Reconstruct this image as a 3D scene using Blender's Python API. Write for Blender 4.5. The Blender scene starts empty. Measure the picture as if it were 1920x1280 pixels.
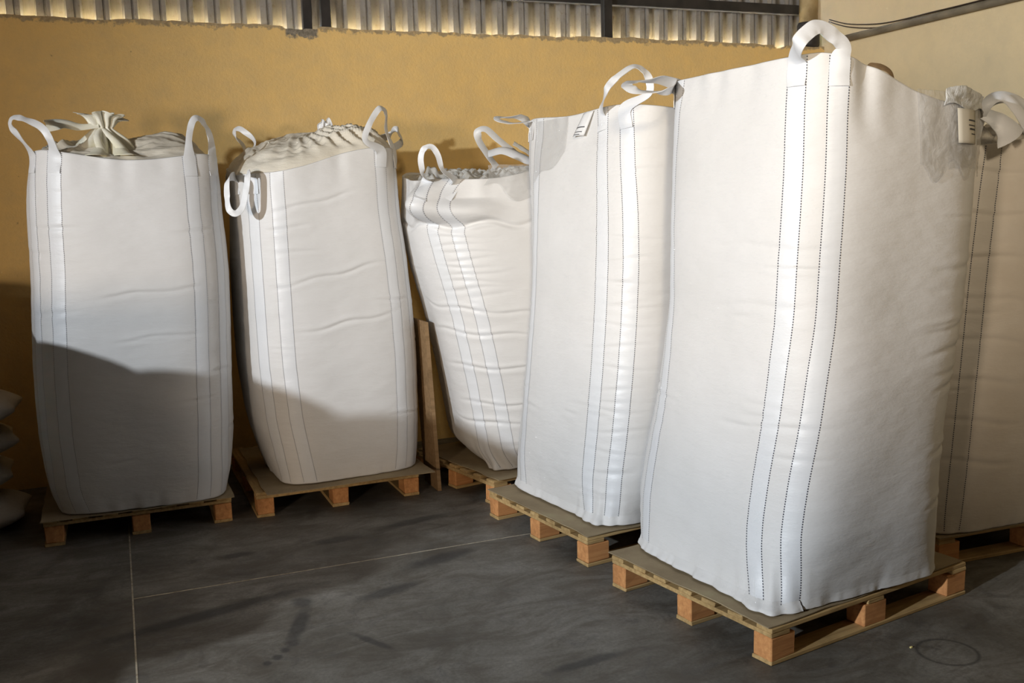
import bpy, math, random
import numpy as np
from mathutils import Matrix, Vector

# ------------------------------------------------------------------ camera, world, lights, exposure
S = bpy.context.scene
COL = S.collection
S.view_settings.view_transform = 'Standard'
S.view_settings.look = 'None'
S.view_settings.gamma = 1.0
S.view_settings.use_curve_mapping = False
S.view_settings.exposure = 0.0

cd = bpy.data.cameras.new('camera')
cam = bpy.data.objects.new('camera', cd)
COL.objects.link(cam)
cd.sensor_fit = 'HORIZONTAL'
cd.sensor_width = 36.0
cd.lens = 34.5
cd.clip_start = 0.05
cam.matrix_world = Matrix(((0.92658, 0.07928, -0.36744, 0.0),
                           (-0.37490, 0.11677, -0.91968, 0.0),
                           (-0.03001, 0.98999, 0.13793, 1.75),
                           (0, 0, 0, 1)))
# re-orthonormalise
_q = cam.matrix_world.to_quaternion()
_q.normalize()
cam.matrix_world = Matrix.Translation((0, 0, 1.75)) @ _q.to_matrix().to_4x4()
S.camera = cam

W = bpy.data.worlds.new('world')
S.world = W
W.use_nodes = True
bgn = W.node_tree.nodes['Background']
bgn.inputs[0].default_value = (0.86, 0.93, 1.0, 1)
bgn.inputs[1].default_value = 150.0


def lamp(name, kind, loc, target, energy, color, size=0.2, **kw):
    d = bpy.data.lights.new(name, kind)
    d.energy = energy
    d.color = color
    if kind == 'AREA':
        d.shape = kw.get('shape', 'DISK')
        d.size = size
        if 'size_y' in kw:
            d.size_y = kw['size_y']
    else:
        d.shadow_soft_size = size
    if kind == 'SPOT':
        d.spot_size = math.radians(kw.get('angle', 80))
        d.spot_blend = kw.get('blend', 0.5)
    o = bpy.data.objects.new(name, d)
    COL.objects.link(o)
    o.location = loc
    o.rotation_euler = (Vector(target) - Vector(loc)).to_track_quat('-Z', 'Y').to_euler()
    return o


lamp('doorway_light', 'SPOT', (-5.0, 0.5, 2.6), (3.5, 4.7, 1.85), 2230, (0.88, 0.94, 1.0), 0.07, angle=62, blend=1.0)
lamp('front_opening_light', 'AREA', (-4.3, -1.7, 1.5), (1.8, 4.6, 1.5), 215, (1.0, 0.80, 0.60), 0.7)
lamp('added_high_spot', 'SPOT', (-1.0, -3.5, 4.0), (3.4, 5.4, 3.15), 1150, (1.0, 0.84, 0.62), 0.35, angle=42, blend=1.0)  # added warm spot brightening the rear wall and upper right; no opening there
lamp('added_overhead_fill', 'AREA', (1.5, 2.0, 5.2), (1.5, 2.0, 0.0), 3, (0.95, 0.97, 1.0), 2.5)  # added weak ambient fill; the ceiling has no skylight

# ------------------------------------------------------------------ helpers


def tag(o, label=None, cat=None, group=None, kind=None):
    if label: o['label'] = label
    if cat: o['category'] = cat
    if group: o['group'] = group
    if kind: o['kind'] = kind
    return o


def thing(name, loc, label, cat, group=None, rz=0.0):
    o = bpy.data.objects.new(name, None)
    o.empty_display_size = 0.1
    COL.objects.link(o)
    o.location = loc
    o.rotation_euler = (0, 0, rz)
    return tag(o, label, cat, group)


def mesh(name, verts, faces, mat, parent=None, smooth=True, world=True, loc=None, rz=0.0):
    """link ONE mesh object; verts in world space are shifted into the parent's frame"""
    v = np.asarray(verts, dtype=float)
    if parent is not None and world:
        v = v - np.array(parent.location)
    me = bpy.data.meshes.new(name)
    me.from_pydata(v.tolist(), [], faces if isinstance(faces, list) else faces.tolist())
    me.update()
    if smooth:
        me.polygons.foreach_set('use_smooth', [True] * len(me.polygons))
    if mat: me.materials.append(mat)
    o = bpy.data.objects.new(name, me)
    COL.objects.link(o)
    if parent is not None: o.parent = parent
    if loc is not None: o.location = loc
    if rz: o.rotation_euler = (0, 0, rz)
    return o


def grid_faces(nr, nc, wrap):
    r = np.arange(nr - 1)[:, None]
    c = np.arange(nc if wrap else nc - 1)[None, :]
    c2 = (c + 1) % nc
    a = r * nc + c
    b = r * nc + c2
    d = (r + 1) * nc + c
    e = (r + 1) * nc + c2
    return np.stack([a, b, e, d], -1).reshape(-1, 4)


class MB:
    def __init__(s): s.v = []; s.f = []

    def add(s, v, f):
        n = len(s.v)
        s.v += [tuple(p) for p in v]
        s.f += [tuple(i + n for i in q) for q in f]
        return s

    def box(s, x0, x1, y0, y1, z0, z1, bev=0.0, jit=0.0, rnd=None):
        if bev <= 0:
            v = [(x, y, z) for z in (z0, z1) for y in (y0, y1) for x in (x0, x1)]
            f = [(0, 2, 3, 1), (4, 5, 7, 6), (0, 1, 5, 4), (2, 6, 7, 3), (0, 4, 6, 2), (1, 3, 7, 5)]
            return s.add(v, f)
        # chamfered box: 24 vertices
        v = []; idx = {}
        X = (x0, x1); Y = (y0, y1); Z = (z0, z1)
        for i in (0, 1):
            for j in (0, 1):
                for k in (0, 1):
                    sx = bev if i == 0 else -bev; sy = bev if j == 0 else -bev; sz = bev if k == 0 else -bev
                    jx, jy, jz = ([rnd.uniform(-jit, jit) for _ in range(3)] if rnd else (0, 0, 0))
                    idx[(i, j, k, 'x')] = len(v); v.append((X[i] + jx, Y[j] + sy + jy, Z[k] + sz + jz))
                    idx[(i, j, k, 'y')] = len(v); v.append((X[i] + sx + jx, Y[j] + jy, Z[k] + sz + jz))
                    idx[(i, j, k, 'z')] = len(v); v.append((X[i] + sx + jx, Y[j] + sy + jy, Z[k] + jz))
        g = lambda i, j, k, a: idx[(i, j, k, a)]
        f = []
        f.append((g(0,0,0,'x'), g(0,0,1,'x'), g(0,1,1,'x'), g(0,1,0,'x')))
        f.append((g(1,0,0,'x'), g(1,1,0,'x'), g(1,1,1,'x'), g(1,0,1,'x')))
        f.append((g(0,0,0,'y'), g(1,0,0,'y'), g(1,0,1,'y'), g(0,0,1,'y')))
        f.append((g(0,1,0,'y'), g(0,1,1,'y'), g(1,1,1,'y'), g(1,1,0,'y')))
        f.append((g(0,0,0,'z'), g(0,1,0,'z'), g(1,1,0,'z'), g(1,0,0,'z')))
        f.append((g(0,0,1,'z'), g(1,0,1,'z'), g(1,1,1,'z'), g(0,1,1,'z')))
        for j in (0, 1):
            for k in (0, 1):
                q = (g(0,j,k,'y'), g(1,j,k,'y'), g(1,j,k,'z'), g(0,j,k,'z'))
                f.append(q if (j ^ k) else q[::-1])
        for i in (0, 1):
            for k in (0, 1):
                q = (g(i,0,k,'x'), g(i,1,k,'x'), g(i,1,k,'z'), g(i,0,k,'z'))
                f.append(q[::-1] if (i ^ k) else q)
        for i in (0, 1):
            for j in (0, 1):
                q = (g(i,j,0,'x'), g(i,j,1,'x'), g(i,j,1,'y'), g(i,j,0,'y'))
                f.append(q if (i ^ j) else q[::-1])
        for i in (0, 1):
            for j in (0, 1):
                for k in (0, 1):
                    q = (g(i,j,k,'x'), g(i,j,k,'y'), g(i,j,k,'z'))
                    f.append(q if (i ^ j ^ k) else q[::-1])
        return s.add(v, f)

    def build(s, name, mat, parent=None, smooth=False, world=False, loc=None, rz=0.0):
        return mesh(name, s.v, s.f, mat, parent, smooth, world, loc, rz)


def tube(pts, r, seg=8):
    pts = np.asarray(pts, float)
    T = np.gradient(pts, axis=0)
    T /= np.linalg.norm(T, axis=1)[:, None]
    up = np.array([0.31, 0.17, 0.93])
    A = np.cross(T, up); A /= np.linalg.norm(A, axis=1)[:, None]
    B = np.cross(T, A)
    an = np.linspace(0, 2 * np.pi, seg, endpoint=False)
    rr = np.broadcast_to(r, (len(pts),))
    V = pts[:, None] + rr[:, None, None] * (np.cos(an)[None, :, None] * A[:, None] + np.sin(an)[None, :, None] * B[:, None])
    F = grid_faces(len(pts), seg, True).tolist()
    F.append(list(range(seg))[::-1])
    n = (len(pts) - 1) * seg
    F.append([n + i for i in range(seg)])
    return V.reshape(-1, 3), F


def catmull(P, k=8):
    P = np.asarray(P, float)
    Q = np.vstack([2 * P[0] - P[1], P, 2 * P[-1] - P[-2]])
    out = []
    for i in range(1, len(Q) - 2):
        p0, p1, p2, p3 = Q[i - 1:i + 3]
        for t in np.linspace(0, 1, k, endpoint=False):
            out.append(0.5 * ((2 * p1) + (-p0 + p2) * t + (2 * p0 - 5 * p1 + 4 * p2 - p3) * t * t + (-p0 + 3 * p1 - 3 * p2 + p3) * t ** 3))
    out.append(P[-1])
    return np.array(out)


def vnoise(u, v, pu, seed):
    """smooth value noise, periodic in u with period pu"""
    rs = np.random.RandomState(seed)
    G = rs.uniform(-1, 1, (pu, 64))
    u = np.asarray(u) % pu
    v = np.asarray(v) % 64
    i = np.floor(u).astype(int) % pu; j = np.floor(v).astype(int) % 64
    fu = u - np.floor(u); fv = v - np.floor(v)
    fu = fu * fu * (3 - 2 * fu); fv = fv * fv * (3 - 2 * fv)
    i2 = (i + 1) % pu; j2 = (j + 1) % 64
    return (G[i, j] * (1 - fu) + G[i2, j] * fu) * (1 - fv) + (G[i, j2] * (1 - fu) + G[i2, j2] * fu) * fv


# ------------------------------------------------------------------ materials
class NT:
    def __init__(s, name):
        s.m = bpy.data.materials.new(name)
        s.m.use_nodes = True
        s.t = s.m.node_tree
        s.n = s.t.nodes
        s.b = s.n['Principled BSDF']
        s.out = s.n['Material Output']
        s.tc = s.n.new('ShaderNodeTexCoord')

    def link(s, a, b): s.t.links.new(a, b)

    def mapping(s, scale=(1, 1, 1), src='Object'):
        m = s.n.new('ShaderNodeMapping'); m.inputs['Scale'].default_value = scale
        s.link(s.tc.outputs[src], m.inputs[0]); return m.outputs[0]

    def noise(s, scale, detail=4, rough=0.5, vec=None, dist=0.0):
        n = s.n.new('ShaderNodeTexNoise')
        n.inputs['Scale'].default_value = scale; n.inputs['Detail'].default_value = detail
        n.inputs['Roughness'].default_value = rough; n.inputs['Distortion'].default_value = dist
        s.link(vec if vec is not None else s.tc.outputs['Object'], n.inputs['Vector'])
        return n.outputs[0]

    def ramp(s, fac, stops):
        r = s.n.new('ShaderNodeValToRGB')
        e = r.color_ramp.elements
        while len(e) < len(stops): e.new(0.5)
        for k, (p, c) in enumerate(stops):
            e[k].position = p
            e[k].color = (*c, 1) if len(c) == 3 else c
        s.link(fac, r.inputs[0]); return r.outputs[0]

    def mix(s, fac, a, b, mode='MIX'):
        m = s.n.new('ShaderNodeMix'); m.data_type = 'RGBA'; m.blend_type = mode
        for k, x in ((0, fac), (6, a), (7, b)):
            if hasattr(x, 'links') or hasattr(x, 'is_linked'): s.link(x, m.inputs[k])
            elif k == 0: m.inputs[0].default_value = x
            else: m.inputs[k].default_value = (*x, 1)
        return m.outputs[2]

    def math(s, op, a, b=0.0, clamp=False):
        m = s.n.new('ShaderNodeMath'); m.operation = op; m.use_clamp = clamp
        for k, x in ((0, a), (1, b)):
            if hasattr(x, 'is_linked'): s.link(x, m.inputs[k])
            else: m.inputs[k].default_value = x
        return m.outputs[0]

    def bump(s, h, strength, dist=0.01, prev=None):
        b = s.n.new('ShaderNodeBump'); b.inputs['Strength'].default_value = strength
        b.inputs['Distance'].default_value = dist
        s.link(h, b.inputs['Height'])
        if prev is not None: s.link(prev, b.inputs['Normal'])
        return b.outputs[0]

    def set(s, color=None, rough=None, spec=None, normal=None, metal=None):
        if color is not None:
            if hasattr(color, 'is_linked'): s.link(color, s.b.inputs['Base Color'])
            else: s.b.inputs['Base Color'].default_value = (*color, 1)
        if rough is not None:
            if hasattr(rough, 'is_linked'): s.link(rough, s.b.inputs['Roughness'])
            else: s.b.inputs['Roughness'].default_value = rough
        if spec is not None: s.b.inputs['Specular IOR Level'].default_value = spec
        if metal is not None: s.b.inputs['Metallic'].default_value = metal
        if normal is not None: s.link(normal, s.b.inputs['Normal'])
        return s.m


def fabric(name, c1, c2, rough=0.55, spec=0.35, bump=0.35, weave=True):
    t = NT(name)
    n = t.noise(2.2, 5, 0.6)
    col = t.ramp(n, [(0.3, c1), (0.7, c2)])
    fine = t.noise(60, 3, 0.6, t.mapping((1, 1, 2.5)))
    wr = t.noise(9, 4, 0.6, t.mapping((0.7, 0.7, 2.4)))
    nb = t.bump(wr, bump * 0.5, 0.02)
    nb = t.bump(fine, bump * 0.5, 0.003, nb)
    return t.set(col, rough, spec, nb)


M = {}
M['pp'] = fabric('white_woven_fabric', (0.68, 0.67, 0.655), (0.74, 0.73, 0.72))
M['pp_warm'] = fabric('cream_woven_fabric', (0.72, 0.65, 0.56), (0.82, 0.77, 0.70))
M['strap'] = fabric('white_webbing', (0.71, 0.72, 0.74), (0.76, 0.77, 0.78), 0.42, 0.5, 0.25)
M['cover'] = fabric('gathered_cover_fabric', (0.62, 0.56, 0.45), (0.78, 0.74, 0.65), 0.5, 0.4, 0.7)
M['cover_yellow'] = fabric('yellowed_spout_fabric', (0.76, 0.71, 0.48), (0.85, 0.84, 0.78), 0.45, 0.45, 0.5)
M['sack'] = fabric('dusty_sack_fabric', (0.50, 0.48, 0.44), (0.72, 0.70, 0.66), 0.6, 0.3, 0.8)

t = NT('stitch_thread'); M['thread'] = t.set((0.05, 0.055, 0.08), 0.8, 0.2)
t = NT('faint_thread'); M['thread2'] = t.set((0.22, 0.22, 0.25), 0.8, 0.2)


def film(name, alpha, col):
    t = NT(name)
    n = t.noise(14, 5, 0.65, None, 0.6)
    t.set(col, 0.22, 0.6, t.bump(n, 0.8, 0.02))
    tr = t.n.new('ShaderNodeBsdfTransparent')
    mx = t.n.new('ShaderNodeMixShader')
    mx.inputs[0].default_value = alpha
    t.link(tr.outputs[0], mx.inputs[1]); t.link(t.b.outputs[0], mx.inputs[2])
    t.link(mx.outputs[0], t.out.inputs[0])
    return t.m


M['film'] = film('clear_liner_film', 0.16, (0.62, 0.61, 0.59))
M['film_b'] = film('folded_liner_film', 0.21, (0.60, 0.57, 0.52))
M['film_dense'] = film('crumpled_liner_film', 0.85, (0.60, 0.60, 0.58))


def wall_mat():
    t = NT('ochre_plaster')
    n1 = t.noise(1.1, 6, 0.6)
    n2 = t.noise(7, 6, 0.65)
    col = t.mix(n1, (0.72, 0.485, 0.18), (0.84, 0.59, 0.25))
    col = t.mix(t.ramp(n2, [(0.35, (0, 0, 0)), (0.75, (0.35, 0.35, 0.35))]), col, (0.46, 0.38, 0.24))
    # bare mortar along the ragged top edge and one knocked-out patch
    sep = t.n.new('ShaderNodeSeparateXYZ'); t.link(t.tc.outputs['Object'], sep.inputs[0])
    n3 = t.noise(16, 6, 0.7)
    zz = t.math('ADD', sep.outputs[2], t.math('MULTIPLY', t.math('SUBTRACT', n3, 0.5), 0.16))
    edge = t.math('MULTIPLY', t.math('SUBTRACT', zz, 2.975), 60, True)
    dx = t.math('ABSOLUTE', t.math('SUBTRACT', sep.outputs[0], 1.31))
    dxn = t.math('ADD', dx, t.math('MULTIPLY', t.math('SUBTRACT', n3, 0.5), 0.05))
    px = t.math('MULTIPLY', t.math('SUBTRACT', 0.118, dxn), 60, True)
    pz = t.math('MULTIPLY', t.math('SUBTRACT', zz, 2.925), 60, True)
    patch = t.math('MULTIPLY', px, pz)
    bare = t.math('MAXIMUM', t.math('MULTIPLY', edge, 0.7), patch)
    n4 = t.noise(40, 5, 0.7)
    grey = t.ramp(n4, [(0.3, (0.10, 0.09, 0.07)), (0.7, (0.34, 0.30, 0.24))])
    col = t.mix(bare, col, grey)
    # pits
    n5 = t.noise(24, 2, 0.4)
    col = t.mix(t.ramp(n5, [(0.74, (0, 0, 0)), (0.78, (0.5, 0.5, 0.5))]), col, (0.2, 0.15, 0.09))
    h = t.math('ADD', t.math('MULTIPLY', n2, 0.6), t.noise(45, 4, 0.6))
    return t.set(col, 0.9, 0.15, t.bump(h, 0.35, 0.012))


def wall_right_mat():
    t = NT('beige_plaster')
    n1 = t.noise(1.4, 6, 0.6)
    n2 = t.noise(9, 5, 0.65)
    col = t.mix(n1, (0.70, 0.575, 0.35), (0.80, 0.67, 0.44))
    col = t.mix(t.ramp(n2, [(0.4, (0, 0, 0)), (0.8, (0.4, 0.4, 0.4))]), col, (0.60, 0.52, 0.36))
    return t.set(col, 0.9, 0.15, t.bump(n2, 0.3, 0.012))


def floor_mat():
    t = NT('worn_dark_concrete')
    n1 = t.noise(1.3, 8, 0.62, None, 0.4)
    n2 = t.noise(5.5, 10, 0.75, None, 0.8)
    n3 = t.noise(70, 3, 0.6)
    n6 = t.noise(2.6, 10, 0.72, t.mapping((1.0, 2.2, 1.0)), 1.2)
    col = t.ramp(n1, [(0.30, (0.078, 0.071, 0.058)), (0.50, (0.185, 0.176, 0.154)), (0.72, (0.28, 0.27, 0.245))])
    col = t.mix(t.ramp(n2, [(0.52, (0, 0, 0)), (0.70, (0.75, 0.75, 0.75))]), col, (0.045, 0.043, 0.045))
    col = t.mix(t.ramp(n2, [(0.25, (0.5, 0.5, 0.5)), (0.42, (0, 0, 0))]), col, (0.21, 0.195, 0.175))
    col = t.mix(t.ramp(n3, [(0.35, (0.3, 0.3, 0.3)), (0.65, (0, 0, 0))]), col, (0.05, 0.045, 0.04))
    col = t.mix(t.ramp(n6, [(0.44, (0, 0, 0)), (0.60, (0.6, 0.6, 0.6))]), col, (0.075, 0.061, 0.045))
    col = t.mix(t.ramp(n6, [(0.30, (0.45, 0.45, 0.45)), (0.42, (0, 0, 0))]), col, (0.27, 0.26, 0.235))
    sep = t.n.new('ShaderNodeSeparateXYZ'); t.link(t.tc.outputs['Object'], sep.inputs[0])
    nn = t.math('MULTIPLY', t.math('SUBTRACT', t.noise(14, 4, 0.6), 0.5), 0.9)
    tot = None
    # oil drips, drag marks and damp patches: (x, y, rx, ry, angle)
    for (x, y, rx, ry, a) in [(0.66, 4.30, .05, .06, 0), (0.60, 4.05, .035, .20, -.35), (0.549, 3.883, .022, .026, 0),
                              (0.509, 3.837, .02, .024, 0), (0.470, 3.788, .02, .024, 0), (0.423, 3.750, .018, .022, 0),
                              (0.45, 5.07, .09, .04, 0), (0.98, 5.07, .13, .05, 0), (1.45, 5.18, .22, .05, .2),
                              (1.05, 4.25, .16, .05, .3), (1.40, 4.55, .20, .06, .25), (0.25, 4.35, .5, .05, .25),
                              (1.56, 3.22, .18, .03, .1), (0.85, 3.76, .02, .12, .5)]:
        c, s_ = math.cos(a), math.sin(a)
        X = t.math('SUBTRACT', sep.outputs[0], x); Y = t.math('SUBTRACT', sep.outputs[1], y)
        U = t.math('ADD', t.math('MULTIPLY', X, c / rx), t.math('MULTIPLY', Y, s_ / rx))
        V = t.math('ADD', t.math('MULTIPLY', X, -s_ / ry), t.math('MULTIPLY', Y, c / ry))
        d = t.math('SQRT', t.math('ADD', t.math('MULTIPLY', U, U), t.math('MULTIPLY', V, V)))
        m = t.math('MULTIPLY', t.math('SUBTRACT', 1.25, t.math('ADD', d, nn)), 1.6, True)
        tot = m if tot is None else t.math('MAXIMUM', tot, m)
    # dark ring left by a drum
    X = t.math('SUBTRACT', sep.outputs[0], 2.84); Y = t.math('SUBTRACT', sep.outputs[1], 2.70)
    d = t.math('SQRT', t.math('ADD', t.math('MULTIPLY', X, X), t.math('MULTIPLY', Y, Y)))
    ring = t.math('MULTIPLY', t.math('SUBTRACT', 0.012, t.math('ABSOLUTE', t.math('SUBTRACT', d, 0.11))), 90, True)
    tot = t.math('MAXIMUM', tot, ring)
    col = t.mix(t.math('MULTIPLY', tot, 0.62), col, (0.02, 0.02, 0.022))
    rough = t.ramp(n2, [(0.3, (0.75, 0.75, 0.75)), (0.7, (0.5, 0.5, 0.5))])
    h = t.math('ADD', t.math('MULTIPLY', n2, 0.4), t.math('MULTIPLY', n3, 0.4))
    return t.set(col, rough, 0.35, t.bump(h, 0.25, 0.006))


def wood(name, c1, c2, c3):
    t = NT(name)
    oi = t.n.new('ShaderNodeObjectInfo')
    v = t.mapping((1.0, 14, 14))
    add = t.n.new('ShaderNodeVectorMath'); add.operation = 'ADD'
    t.link(v, add.inputs[0]); t.link(oi.outputs['Random'], add.inputs[1])
    g = t.noise(3.0, 6, 0.6, add.outputs[0], 0.5)
    n = t.noise(5, 4, 0.6)
    col = t.ramp(g, [(0.3, c1), (0.55, c2), (0.75, c3)])
    col = t.mix(t.ramp(n, [(0.5, (0, 0, 0)), (0.8, (0.6, 0.6, 0.6))]), col, (c1[0] * .45, c1[1] * .45, c1[2] * .45))
    return t.set(col, 0.75, 0.25, t.bump(g, 0.4, 0.004))


M['wood'] = wood('pine_board', (0.36, 0.23, 0.095), (0.52, 0.35, 0.155), (0.62, 0.44, 0.21))
M['block'] = wood('orange_pallet_block', (0.46, 0.20, 0.075), (0.62, 0.29, 0.11), (0.70, 0.37, 0.15))
M['panel'] = wood('brown_panel', (0.20, 0.125, 0.06), (0.27, 0.17, 0.085), (0.32, 0.21, 0.11))


def card_mat():
    t = NT('cardboard')
    n = t.noise(4, 5, 0.6); n2 = t.noise(30, 3, 0.6)
    col = t.ramp(n, [(0.3, (0.25, 0.19, 0.115)), (0.6, (0.35, 0.275, 0.17)), (0.8, (0.42, 0.37, 0.22))])
    return t.set(col, 0.85, 0.2, t.bump(t.math('ADD', n, t.math('MULTIPLY', n2, .3)), 0.3, 0.01))


M['card'] = card_mat()
M['floor'] = floor_mat(); M['wall'] = wall_mat(); M['wallr'] = wall_right_mat()


def clad_mat():
    t = NT('weathered_zinc_sheet')
    n = t.noise(3, 6, 0.65, t.mapping((6, 1, 1.2)))
    n2 = t.noise(30, 5, 0.7)
    col = t.ramp(n, [(0.3, (0.20, 0.19, 0.18)), (0.7, (0.36, 0.35, 0.34))])
    col = t.mix(t.ramp(n2, [(0.55, (0, 0, 0)), (0.75, (0.8, 0.8, 0.8))]), col, (0.17, 0.13, 0.09))
    return t.set(col, 0.5, 0.5, t.bump(n2, 0.2, 0.004), 0.2)


M['clad'] = clad_mat()
t = NT('dark_grey_sheet'); M['sheet_dark'] = t.set(t.ramp(t.noise(3, 4), [(0.3, (0.09, 0.085, 0.08)), (0.7, (0.14, 0.13, 0.12))]), 0.7, 0.3)
t = NT('black_steel'); M['steel'] = t.set(t.ramp(t.noise(8, 4), [(0.3, (0.012, 0.012, 0.013)), (0.7, (0.035, 0.03, 0.028))]), 0.55, 0.4)
t = NT('painted_beige_pipe'); M['pipe'] = t.set(t.ramp(t.noise(5, 5, .6), [(0.35, (0.24, 0.17, 0.08)), (0.6, (0.42, 0.32, 0.17)), (0.8, (0.5, 0.4, 0.24))]), 0.7, 0.3)
t = NT('grey_conduit'); M['conduit'] = t.set(t.ramp(t.noise(6, 4), [(0.3, (0.13, 0.11, 0.08)), (0.7, (0.24, 0.21, 0.15))]), 0.6, 0.4)
t = NT('dark_cable'); M['cable'] = t.set((0.05, 0.035, 0.025), 0.6, 0.4)
t = NT('pale_joint_filler'); M['joint'] = t.set(t.ramp(t.noise(20, 4, .7), [(0.35, (0.28, 0.24, 0.17)), (0.65, (0.55, 0.50, 0.40))]), 0.8, 0.2)
t = NT('paper_tag'); M['paper'] = t.set(t.ramp(t.noise(6, 3), [(0.3, (0.62, 0.62, 0.62)), (0.7, (0.80, 0.80, 0.80))]), 0.5, 0.4)
t = NT('tan_paper'); M['paper_tan'] = t.set(t.ramp(t.noise(6, 3), [(0.3, (0.46, 0.42, 0.34)), (0.7, (0.58, 0.53, 0.43))]), 0.6, 0.3)
t = NT('print_ink'); M['ink'] = t.set((0.03, 0.03, 0.035), 0.6, 0.3)
t = NT('grain_chip'); M['chip'] = t.set((0.85, 0.72, 0.30), 0.6, 0.3)
t = NT('pale_ground'); M['ground'] = t.set(t.ramp(t.noise(1.5, 4), [(0.3, (0.50, 0.47, 0.40)), (0.7, (0.62, 0.58, 0.50))]), 0.9, 0.1)

# ------------------------------------------------------------------ the room
XL, XR, YF, YB, ZT, ZW = -6.5, 5.75, -5.0, 7.0, 5.5, 3.01


def struct(name, mb, mat, smooth=False):
    return tag(mb.build(name, mat, None, smooth), kind='structure')


struct('floor', MB().box(XL - .2, XR + .2, YF - .2, YB + .2, -0.15, 0.0), M['floor'])

# rear wall: stops at 3 m, its top edge is broken and uneven
rs = random.Random(4)
xs = np.arange(XL, XR + 0.001, 0.035)
top = np.array([ZW + 0.010 * float(vnoise(x * 3.1 + 50, 3.0, 97, 5)) + 0.006 * float(vnoise(x * 17 + 90, 9.0, 211, 6)) for x in xs])
for i, x in enumerate(xs):
    if 1.19 < x < 1.43: top[i] -= 0.018
    if 5.25 < x < 5.34: top[i] -= 0.03
V = []; F = []
for i, x in enumerate(xs):
    V += [(x, YB, 0), (x, YB, top[i]), (x, YB + .15, top[i] - .004), (x, YB + .15, 0)]
for i in range(len(xs) - 1):
    a = i * 4; b = a + 4
    F += [(a, b, b + 1, a + 1), (a + 1, b + 1, b + 2, a + 2), (a + 2, b + 2, b + 3, a + 3)]
tag(mesh('wall_back', V, F, M['wall'], None, False), kind='structure')
struct('wall_right', MB().box(XR, XR + .15, YF, YB + .45, 0, ZT), M['wallr'])
struct('wall_left', MB().box(XL - .15, XL, YF, YB + .15, 0, ZT), M['sheet_dark'])
struct('wall_front', MB().box(XL, XR, YF - .15, YF, 0, ZT), M['sheet_dark'])
struct('ceiling', MB().box(XL - .15, XR + .15, YF - .15, YB + .5, ZT, ZT + .06), M['sheet_dark'])

# construction joints in the slab
struct('trim_1', MB().box(-0.055, -0.048, YF, 5.9, 0.0, 0.0012), M['joint'])
struct('trim_2', MB().box(-0.048, XR, 4.685, 4.690, 0.0, 0.0012), M['joint'])

# profiled sheet cladding standing clear of the wall, open below so daylight comes up behind it
P = 0.176
prof = [(0.0, 0.0), (0.030, 0.0), (0.034, 0.014), (0.042, 0.014), (0.046, 0.0), (0.070, 0.0), (0.082, 0.090), (0.152, 0.090), (0.164, 0.0)]
pts = []
x = -3.0 + 0.028 - 20 * P
while x < XR - 0.01:
    for (dx, dy) in prof:
        if x + dx < XR: pts.append((x + dx, YB + 0.17 + dy))
    x += P
V = []; F = []
zc0, zc1 = 2.97, ZT - .02
for (px, py) in pts:
    V += [(px, py, zc0 + 0.008 * float(vnoise(px * 6 + 40, 2, 101, 3))), (px, py, zc1)]
for i in range(len(pts) - 1):
    F.append((2 * i, 2 * i + 2, 2 * i + 3, 2 * i + 1))
clad = mesh('sheet_cladding', V, F, M['clad'], None, False)
tag(clad, 'ribbed grey metal cladding sheet above the ochre wall', 'cladding')
md = clad.modifiers.new('thick', 'SOLIDIFY'); md.thickness = 0.0012

# yard outside: the strip the daylight bounces off
tag(MB().box(-9, 9, YB + .15, YB + 6, -0.2, -0.01).build('outdoor_ground', M['ground']), kind='structure')

# steelwork above the wall
tag(MB().box(2.55, 5.555, 7.09, 7.14, 3.275, 3.355, 0.004).build('girt_rail', M['steel']),
    'black horizontal steel rail in front of the metal cladding', 'rail')
tag(MB().box(3.66, 3.735, 7.03, 7.085, ZW - .02, ZT - .01, 0.004).build('steel_post', M['steel']),
    'black steel post rising from the wall top below the rail', 'post')
sp = thing('steel_post', (1.43, 7.08, 3.0), 'dark two-flanged steel post above the broken mortar patch', 'post')
for (a, b) in ((1.335, 1.396), (1.462, 1.530)):
    MB().box(a, b, 7.055, 7.115, ZW - .03, ZT - .01, 0.003).build('flange', M['steel'], sp, world=True)
an = np.linspace(0, 1, 20)
V, F = tube([(5.64, 7.075, 3.2 + 2.28 * a) for a in an], 0.078, 20)
pr = thing('corner_pipe', (5.64, 7.075, 3.0), 'beige round pipe column standing in the upper corner of the room', 'pipe')
mesh('pipe_shaft', V, F, M['pipe'], pr)
V, F = tube([(5.64, 7.075, 3.0), (5.64, 7.075, 3.03), (5.64, 7.075, 3.19), (5.64, 7.075, 3.21)], [0.09, 0.094, 0.094, 0.085], 20)
o = mesh('pipe_collar', V, F, M['steel'], pr); o['label'] = 'dark rusty collar'
V, F = tube([(5.715, y, 3.022) for y in np.linspace(6.82, -4.9, 30)], 0.028, 12)
tag(mesh('wall_conduit', V, F, M['conduit']), 'straight grey conduit running along the beige right wall', 'conduit')
for k, (dz, lab) in enumerate(((0.0, 'upper thin dark cable sagging from the corner to the conduit'),
                               (-0.018, 'lower thin dark cable sagging from the corner to the conduit'))):
    ex = -.015 * (dz < 0)
    cp = catmull([(5.74 + ex * .3, 6.93, 3.215 + dz), (5.735, 6.7, 3.14 + dz * 1.3), (5.73, 6.4, 3.085 + dz * 1.6), (5.73, 6.17, 3.066 + dz * 1.2),
                  (5.725 + ex, 5.9, 3.062 + dz * .2), (5.72 + ex, 5.5, 3.056), (5.72 + ex, 5.0, 3.057)], 6)
    V, F = tube(cp, 0.0045, 6)
    tag(mesh('sagging_cable', V, F, M['cable']), lab, 'cable', 'cables in the upper right corner')

# ------------------------------------------------------------------ pallets and cardboard sheets


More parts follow.
